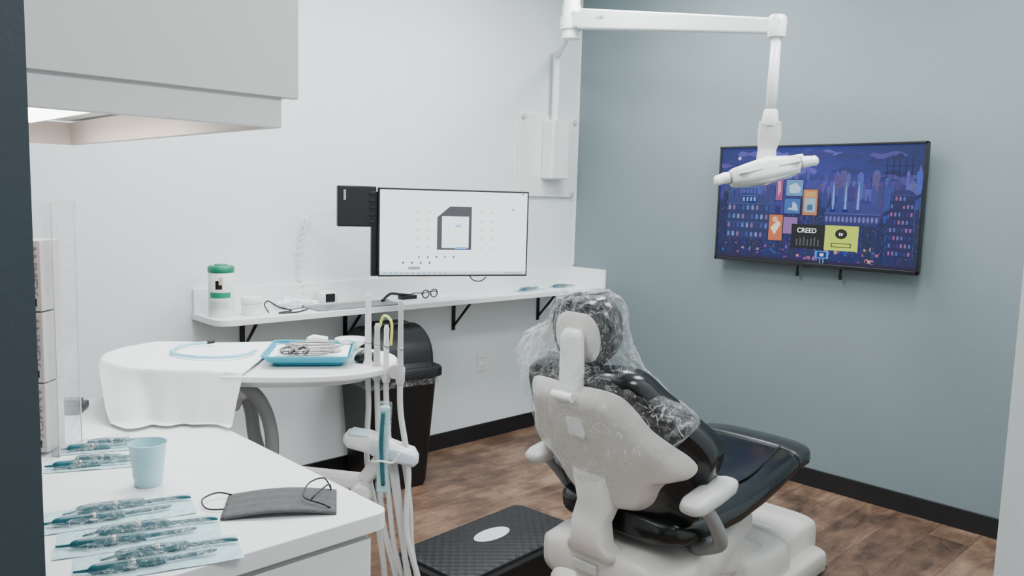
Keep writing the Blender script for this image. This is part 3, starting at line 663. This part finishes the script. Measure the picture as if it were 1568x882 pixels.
# draped paper sheet
g2=group('paper_bib',(*CA,CZ0),rz=CR,sc=CS)
bm=bmesh.new(); NX,NY=60,60; V={}
c00=Vector((-.36,-.53)); c10=Vector((.06,-.52)); c11=Vector((.045,.25)); c01=Vector((-.60,.17))
for i in range(NX+1):
    for j in range(NY+1):
        u=i/NX; v=j/NY
        p=(c00*(1-u)+c10*u)*(1-v)+(c01*(1-u)+c11*u)*v
        p+=Vector((.016*noise.noise(Vector((v*4,u,1))),.016*noise.noise(Vector((u*4,v,7)))))
        a,b_=.505,.295
        rho=(abs(p.x/a)**2.5+abs(p.y/b_)**2.5)**(1/2.5)
        z=TZ+.005+.007*(1+noise.noise(Vector((p.x*6,p.y*6,0))))
        q=p.copy()
        if rho>1:
            e=p/rho; ex=(p-e).length; dirn=(p-e).normalized()
            left=max(0,min(1,(-p.x-.30)/.25))
            k=.90-.5*left
            q=e+dirn*(ex*(.35+.5*left)+.012*noise.noise(Vector((p.x*9,p.y*5,4)))); z-=max(0,ex*k-.004)
            q+=Vector((noise.noise(Vector((p.x*8,2,z*3))),noise.noise(Vector((p.x*10,z*2,9)))))*ex*.22
        wx=CA[0]+CS*(q.x*math.cos(CR)-q.y*math.sin(CR)); wz=CZ0+CS*z
        if wx<-3.285 and wz<.907: z=(.907+.003*(1+noise.noise(Vector((p.x*9,p.y*9,2))))-CZ0)/CS
        V[i,j]=bm.verts.new((q.x,q.y,z))
for i in range(NX):
    for j in range(NY): bm.faces.new((V[i,j],V[i+1,j],V[i+1,j+1],V[i,j+1]))
from_bm('sheet',bm,M_paper,parent=g2)
g2=group('saliva_ejector_tube',(*CA,CZ0),rz=CR,sc=CS)
tube('tube',[(-.22,.13,TZ+.026),(-.29,.06,TZ+.024),(-.27,-.06,TZ+.022),(-.14,-.12,TZ+.022),(-.03,-.08,TZ+.022),(.0,.02,TZ+.024)],.006,M_lblue,g2,n=8)
tube('tip',[(-.22,.13,TZ+.026),(-.20,.15,TZ+.027)],.007,M_blk,g2,n=8)

# instrument tray
g2=group('instrument_tray',(*CA,CZ0+CS*(TZ+.002)),rz=R(-36),sc=CS)
tr=bpy.data.objects.new('tray_pivot',None); scene.collection.objects.link(tr); tr.parent=g2; tr.location=(.20,-.025,.015)
stack('tray_blue',[(0,.135,.145),(.006,.14,.15),(.02,.15,.16)],M_bluep,tr,r=.03,cap1=False)
stack('tray_feet',[(-.015,.12,.12),(.001,.12,.12)],M_bluep,tr,r=.03)
stack('tray_paper',[(.008,.135,.145),(.010,.135,.145)],M_paper,tr,r=.02)
tube('tray_lip',[(p[0],p[1],.021) for p in rr(.15,.16,.03,5)]+[(.15,.13,.021)],.004,M_bluep,tr,n=8,smooth=False)
M_inst=mat('brushed_instrument_steel',(.30,.29,.28),.35,metal=1)
for i in range(12):
    y=-.12+i*.019; a=rnd.uniform(-.14,.14)+.1
    c=Vector((rnd.uniform(-.03,.03),y,.02+.004*(i%3))); L=.085
    e=Vector((math.cos(a),math.sin(a),0))
    tube('probe',[tuple(c-e*L*1.05+Vector((0,.006,.003))),tuple(c-e*L*.85),tuple(c-e*L*.6),tuple(c),tuple(c+e*L*.6),tuple(c+e*L*.85),tuple(c+e*L*1.05+Vector((0,-.006,.004)))],[.0014,.0025,.005,.006,.005,.0025,.0014],M_inst,tr,n=8,sub=4)
for i in range(2):
    x=-.07+i*.05
    for s in (-1,1):
        tube('plier_handle',[(x+s*.012,-.13,.035),(x+s*.02,-.08,.035),(x+s*.004,-.03,.035),(x-s*.006,.0,.036)],[.006,.006,.006,.003],M_inst,tr,n=8)
tube('gauze_roll',[(-.02,.11,.03),(.0,.125,.033),(.05,.13,.03)],[.012,.018,.012],M_paper,tr,n=12)
g2=group('white_dish',(*CA,CZ0),rz=CR,sc=CS)
lathe('dish',[(0,0),(.025,0),(.03,.008),(.058,.028),(.062,.042),(.056,.042),(.05,.03),(.02,.012),(0,.011)],M_plw,(.305,.215,TZ),g2)
g2=group('computer_mouse',(*CA,CZ0),rz=CR,sc=CS)
loft('mouse_body',[(.365,-.02,TZ+.012,.012,.008),(.375,-.02,TZ+.018,.03,.016),(.40,-.02,TZ+.024,.038,.024),(.43,-.02,TZ+.018,.03,.016),(.442,-.02,TZ+.012,.014,.008)],M_blk,g2,p=2.5)
lathe('mouse_wheel',[(0,-.005),(.008,-.005),(.008,.005),(0,.005)],M_gray,(.405,-.04,TZ+.038),g2,rot=(0,R(90),0),n=14)

# ---------------------------------------------------------------- counter items
CZ=.9
g=group('paper_cup',(-3.619,-1.98,CZ))
lathe('cup_wall',[(0,.002),(.027,.0),(.029,.003),(.0305,.02),(.0315,.021),(.033,.045),(.034,.046),(.036,.07),(.0375,.088),(.040,.092),(.0405,.095),(.039,.096),(.037,.09),(.028,.006),(0,.005)],M_cup,parent=g)
g=group('face_mask',(-3.458,-2.275,CZ),rz=R(-32))
bm=bmesh.new(); V={}
for i in range(25):
    for j in range(15):
        x=-.112+.224*i/24; y=-.068+.136*j/14
        z=.004+.010*math.sin(math.pi*i/24)+.003*abs(math.sin(j/14*math.pi*4))
        V[i,j]=bm.verts.new((x,y,z))
for i in range(24):
    for j in range(14): bm.faces.new((V[i,j],V[i+1,j],V[i+1,j+1],V[i,j+1]))
o=from_bm('mask_fabric',bm,M_mask,parent=g); s=o.modifiers.new('s','SOLIDIFY'); s.thickness=.003
tube('ear_loop',[(-.105,.055,.008),(-.135,.06,.012),(-.16,.03,.01),(-.145,-.01,.005),(-.105,-.02,.006)],.0018,M_blk,g,n=6)
tube('ear_loop',[(.1,.055,.010),(.085,.07,.03),(.055,.03,.035),(.045,-.02,.025),(.08,-.045,.018),(.1,-.05,.01)],.0018,M_blk,g,n=6)
tube('ear_loop',[(.1,.055,.010),(.095,.03,.03),(.07,-.02,.028),(.06,-.03,.02)],.0018,M_blk,g,n=6)
def pouch(loc,rz,L,W,k):
    g=group('sterilization_pouch',loc,rz=R(rz))
    bm=bmesh.new(); V={}
    for i in range(31):
        for j in range(11):
            x=-L/2+L*i/30; y=-W/2+W*j/10
            V[i,j]=bm.verts.new((x,y,.002+.002*noise.noise(Vector((x*20,y*20,k)))))
    for i in range(30):
        for j in range(10): bm.faces.new((V[i,j],V[i+1,j],V[i+1,j+1],V[i,j+1]))
    from_bm('paper_back',bm,M_tealp,parent=g)
    bm=bmesh.new(); V={}; A,B=60,24
    for i in range(A+1):
        for j in range(B+1):
            x=-L/2+L*i/A; y=-W/2+W*j/B; e=min(1,4*min(i/A,1-i/A))*math.sin(math.pi*j/B)
            cr_=abs(noise.noise(Vector((x*30,y*45,k+5))))
            V[i,j]=bm.verts.new((x+.004*noise.noise(Vector((y*30,k,x*9))),y+.004*noise.noise(Vector((x*30,k,1))),.004+e*(.016+.022*cr_)))
    for i in range(A):
        for j in range(B): bm.faces.new((V[i,j],V[i+1,j],V[i+1,j+1],V[i,j+1]))
    from_bm('film_front',bm,M_pfilm,parent=g)
    for t in (-1,1):
        y=t*W*.21; dx=.02*t
        tube('instrument',[(-L*.42+dx,y*.7,.008),(-L*.34+dx,y*.9,.009),(-L*.30+dx,y,.010),(-L*.1+dx,y*1.05,.01),(L*.08+dx,y,.009),(L*.12+dx,y*.95,.009),(L*.36+dx,y*.8,.009),(L*.42+dx,y*.6,.008)],[.002,.003,.009,.0095,.008,.0045,.0045,.0015],M_teal,g,n=10)
        lathe('instrument_collar',[(.0098,0),(.0103,.002),(.0103,.006),(.0098,.008)],M_inst,(-L*.1+dx,y*1.05,.010),g,rot=(0,R(90),0),n=10)
pouch((-3.595,-1.655,CZ),-22,.21,.085,1)
pouch((-3.655,-1.775,CZ),-25,.22,.085,2)
pouch((-3.725,-2.11,CZ),-16,.28,.12,3)
pouch((-3.73,-2.245,CZ),-20,.28,.12,4)
pouch((-3.74,-2.365,CZ),-18,.27,.11,5)
g=group('tv_remote',(-3.60,-1.22,CZ),rz=R(-30))
box('stand_block',(.15,.10,.02),(0,0,.01),M_blk,g,bevel=.004)
box('remote_body',(.16,.045,.018),(-.01,-.01,.03),M_blkg,g,bevel=.006)
for i in range(7):
    for j in (-1,0,1): lathe('button',[(0,0),(.004,0),(.004,.002),(0,.003)],M_gray if (i+j)%4 else mat('blue_button',(.05,.15,.6),.4),(-.07+i*.018,-.01+j*.012,.039),g,n=10)
g=group('glove_box_dispenser',(-3.726,-1.580,CZ),rz=R(-44.2))
w_,d_,h_=.14,.10,.61
for (sz,lc) in (((.004,d_,h_),(w_/2-.002,0,h_/2)),((.003,d_,h_),(-w_/2+.002,0,h_/2)),((w_,.003,h_),(0,d_/2,h_/2)),((w_,d_,.004),(0,0,.002)),((w_,.003,.03),(0,-d_/2,.015)),((.018,.003,h_),(w_/2-.011,-d_/2,h_/2)),((.02,.003,h_),(-w_/2+.012,-d_/2,h_/2))):
    box('acrylic_panel',sz,lc,M_acr,g,bevel=.0008)
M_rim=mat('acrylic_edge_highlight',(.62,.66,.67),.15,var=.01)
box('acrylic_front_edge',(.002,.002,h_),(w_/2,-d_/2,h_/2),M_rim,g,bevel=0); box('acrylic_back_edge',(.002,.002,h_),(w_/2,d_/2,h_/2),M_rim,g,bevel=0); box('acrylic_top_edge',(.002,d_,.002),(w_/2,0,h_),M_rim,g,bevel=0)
for i in range(3):
    box('glove_box',(w_-.043,d_-.02,.168),(-.014,0,.006+.172*i+.085),M_pink,g,bevel=.002)
    text('box_print','ANMEX',.036,(.014,-d_/2+.0085,.006+.172*i+.10),(R(90),R(90),0),M_ptext,g)
    box('box_mark',(.018,.002,.018),(.014,-d_/2+.009,.006+.172*i+.022),M_blk,g,bevel=0)
    box('box_mark_inner',(.007,.002,.007),(.014,-d_/2+.008,.006+.172*i+.022),M_label,g,bevel=0)

# ---------------------------------------------------------------- shelf items
SZ=.965
g=group('wipes_canister',(-2.625,-.16,SZ))
lathe('canister_body',[(0,0),(.054,0),(.057,.004),(.057,.205),(.054,.21)],M_label,parent=g)
lathe('canister_lid',[(.058,.205),(.059,.207),(.059,.228),(.054,.235),(.03,.237),(.028,.242),(0,.243)],M_green,parent=g)
def arcpatch(nm,z0,z1,a0,a1,m,r=.0576):
    bm=bmesh.new(); n=12; lo=[];hi=[]
    for i in range(n+1):
        a=R(a0+(a1-a0)*i/n); lo.append(bm.verts.new((r*math.cos(a),r*math.sin(a),z0))); hi.append(bm.verts.new((r*math.cos(a),r*math.sin(a),z1)))
    for i in range(n): bm.faces.new((lo[i],lo[i+1],hi[i+1],hi[i]))
    from_bm(nm,bm,m,parent=g)
arcpatch('label_band',.09,.115,-170,-70,M_labg); arcpatch('label_dark',.13,.17,-140,-110,M_blk,.0578); arcpatch('label_warm',.15,.185,-125,-108,mat('label_tan',(.6,.45,.3),.6),.0580); arcpatch('label_small',.04,.07,-160,-80,mat('label_gray',(.5,.6,.55),.6))
g=group('small_jar',(-2.49,-.19,SZ))
lathe('jar',[(0,0),(.044,0),(.048,.004),(.048,.055),(.05,.057),(.05,.08),(.046,.085),(0,.087)],M_plw,parent=g)
lathe('jar_lid_gap',[(.0485,.0),(.0492,.0005),(.0492,.003),(.0485,.0035)],M_edge,(0,0,.0545),g)
g=group('charging_cable',(0,0,SZ))
tube('cable',[(-2.41,-.2,.005),(-2.39,-.12,.03),(-2.36,-.10,.045),(-2.33,-.14,.02),(-2.29,-.2,.005),(-2.34,-.22,.005),(-2.38,-.25,.005),(-2.29,-.26,.005),(-2.2,-.2,.006)],.0035,M_blk,g,n=6)
for (nm,x,y,s) in (('crumpled_tissue',-2.24,-.10,.07),('crumpled_tissue',-2.14,-.10,.055)):
    g=group(nm,(x,y,SZ)); bm=bmesh.new(); bmesh.ops.create_icosphere(bm,subdivisions=4,radius=1)
    for v in bm.verts:
        k=1+.5*noise.noise(v.co*2.1+Vector((x*9,0,0)))+.2*noise.noise(v.co*6)
        v.co=Vector((v.co.x*s*k,v.co.y*s*.8*k,max(0,(v.co.z*.35+.3)*s*k)))
    from_bm('tissue',bm,M_paper,parent=g)
g=group('desk_phone_cradle',(-2.02,-.075,SZ))
loft('cradle',[(-.05,0,.035,.03,.03),(-.045,0,.038,.04,.037),(.04,0,.038,.04,.037),(.048,0,.035,.03,.03)],M_plw,g,p=3)
box('cradle_face',(.055,.01,.045),(.0,-.04,.04),M_blk,g,bevel=.006)
g=group('tablet_tray',(-1.93,-.215,SZ),rz=R(-2))
box('metal_tray',(.50,.14,.008),(0,0,.004),mat('brushed_gray',(.20,.23,.24),.4,metal=.2,var=.03),g,bevel=.003)
box('raised_edge',(.50,.006,.014),(0,.066,.010),M_plg,g,bevel=.002)
g=group('laptop_stand_arm',(-1.62,-.14,SZ)); tube('arm',[(-.12,-.04,.012),(-.04,-.0,.04),(.04,.02,.03),(.12,.03,.02)],.008,M_blk,g); box('foot',(.1,.05,.022),(.1,.03,.011),M_blk,g,bevel=.004)
g=group('safety_glasses',(-1.40,-.16,SZ),rz=R(10))
for s in (-1,1):
    tube('lens_frame',[(s*.035+.028*math.cos(a),-.0,.028+.022*math.sin(a)) for a in [2*math.pi*i/12 for i in range(13)]],.0035,M_blk,g,n=6)
    tube('temple',[(s*.063,0,.035),(s*.066,.06,.03),(s*.06,.12,.008)],.003,M_blk,g,n=6)
    lathe('lens',[(0,0),(.026,0)],film('lens_film_%d'%s,(.2,.35,.6),.4,5,.05),(s*.035,0,.028),g,rot=(R(90),0,0),n=20,sy=.8)
for x,y,a,L_,W_,k in [(-.60,-.16,10,.26,.09,8),(-.27,-.15,-15,.20,.08,9)]: pouch((x,y,SZ),a,L_,W_,k)

# ---------------------------------------------------------------- lights
def area(name,loc,sx,sy,power,col=(1,1,1),rot=(0,0,0)):
    l=bpy.data.lights.new(name,'AREA'); l.shape='RECTANGLE'; l.size=sx; l.size_y=sy; l.energy=power; l.color=col
    o=bpy.data.objects.new(name,l); o.location=loc; o.rotation_euler=rot; scene.collection.objects.link(o); return o
for i,(x,y) in enumerate(((-1.1,-1.2),(-2.8,-1.2),(-1.3,-2.7),(-3.2,-3.9))):
    g=group('ceiling_light_panel',(x,y,CH))
    box('frame',(1.22,.62,.02),(0,0,-.011),M_plw,g,bevel=.002); box('diffuser',(1.16,.56,.006),(0,0,-.024),M_led2,g,bevel=.001)
    area('panel_light_%d'%i,(x,y,CH-.04),1.1,.5,(54,66,48,42)[i],(.965,.985,1))
area('undercabinet_light',(-3.71,-1.78,1.695),.05,.65,3,(1,.93,.86))
w=bpy.data.worlds.new('world'); scene.world=w; w.use_nodes=True
w.node_tree.nodes['Background'].inputs[0].default_value=(.9,.95,1,1); w.node_tree.nodes['Background'].inputs[1].default_value=.6

# ---------------------------------------------------------------- camera
cd=bpy.data.cameras.new('camera'); cam=bpy.data.objects.new('camera',cd); scene.collection.objects.link(cam); scene.camera=cam
cd.sensor_width=36; cd.lens=1241/1568*36; cd.clip_start=.02
yaw=R(45.8); p=math.atan(139/1241); r=R(1.58)
fw=Vector((math.cos(yaw)*math.cos(p),math.sin(yaw)*math.cos(p),-math.sin(p)))
rt=Vector((math.sin(yaw),-math.cos(yaw),0)); up=rt.cross(fw)
rt2=rt*math.cos(r)+up*math.sin(r); up2=-rt*math.sin(r)+up*math.cos(r)
cam.matrix_world=Matrix((( rt2.x,up2.x,-fw.x,-4.255),(rt2.y,up2.y,-fw.y,-3.764),(rt2.z,up2.z,-fw.z,1.55),(0,0,0,1)))
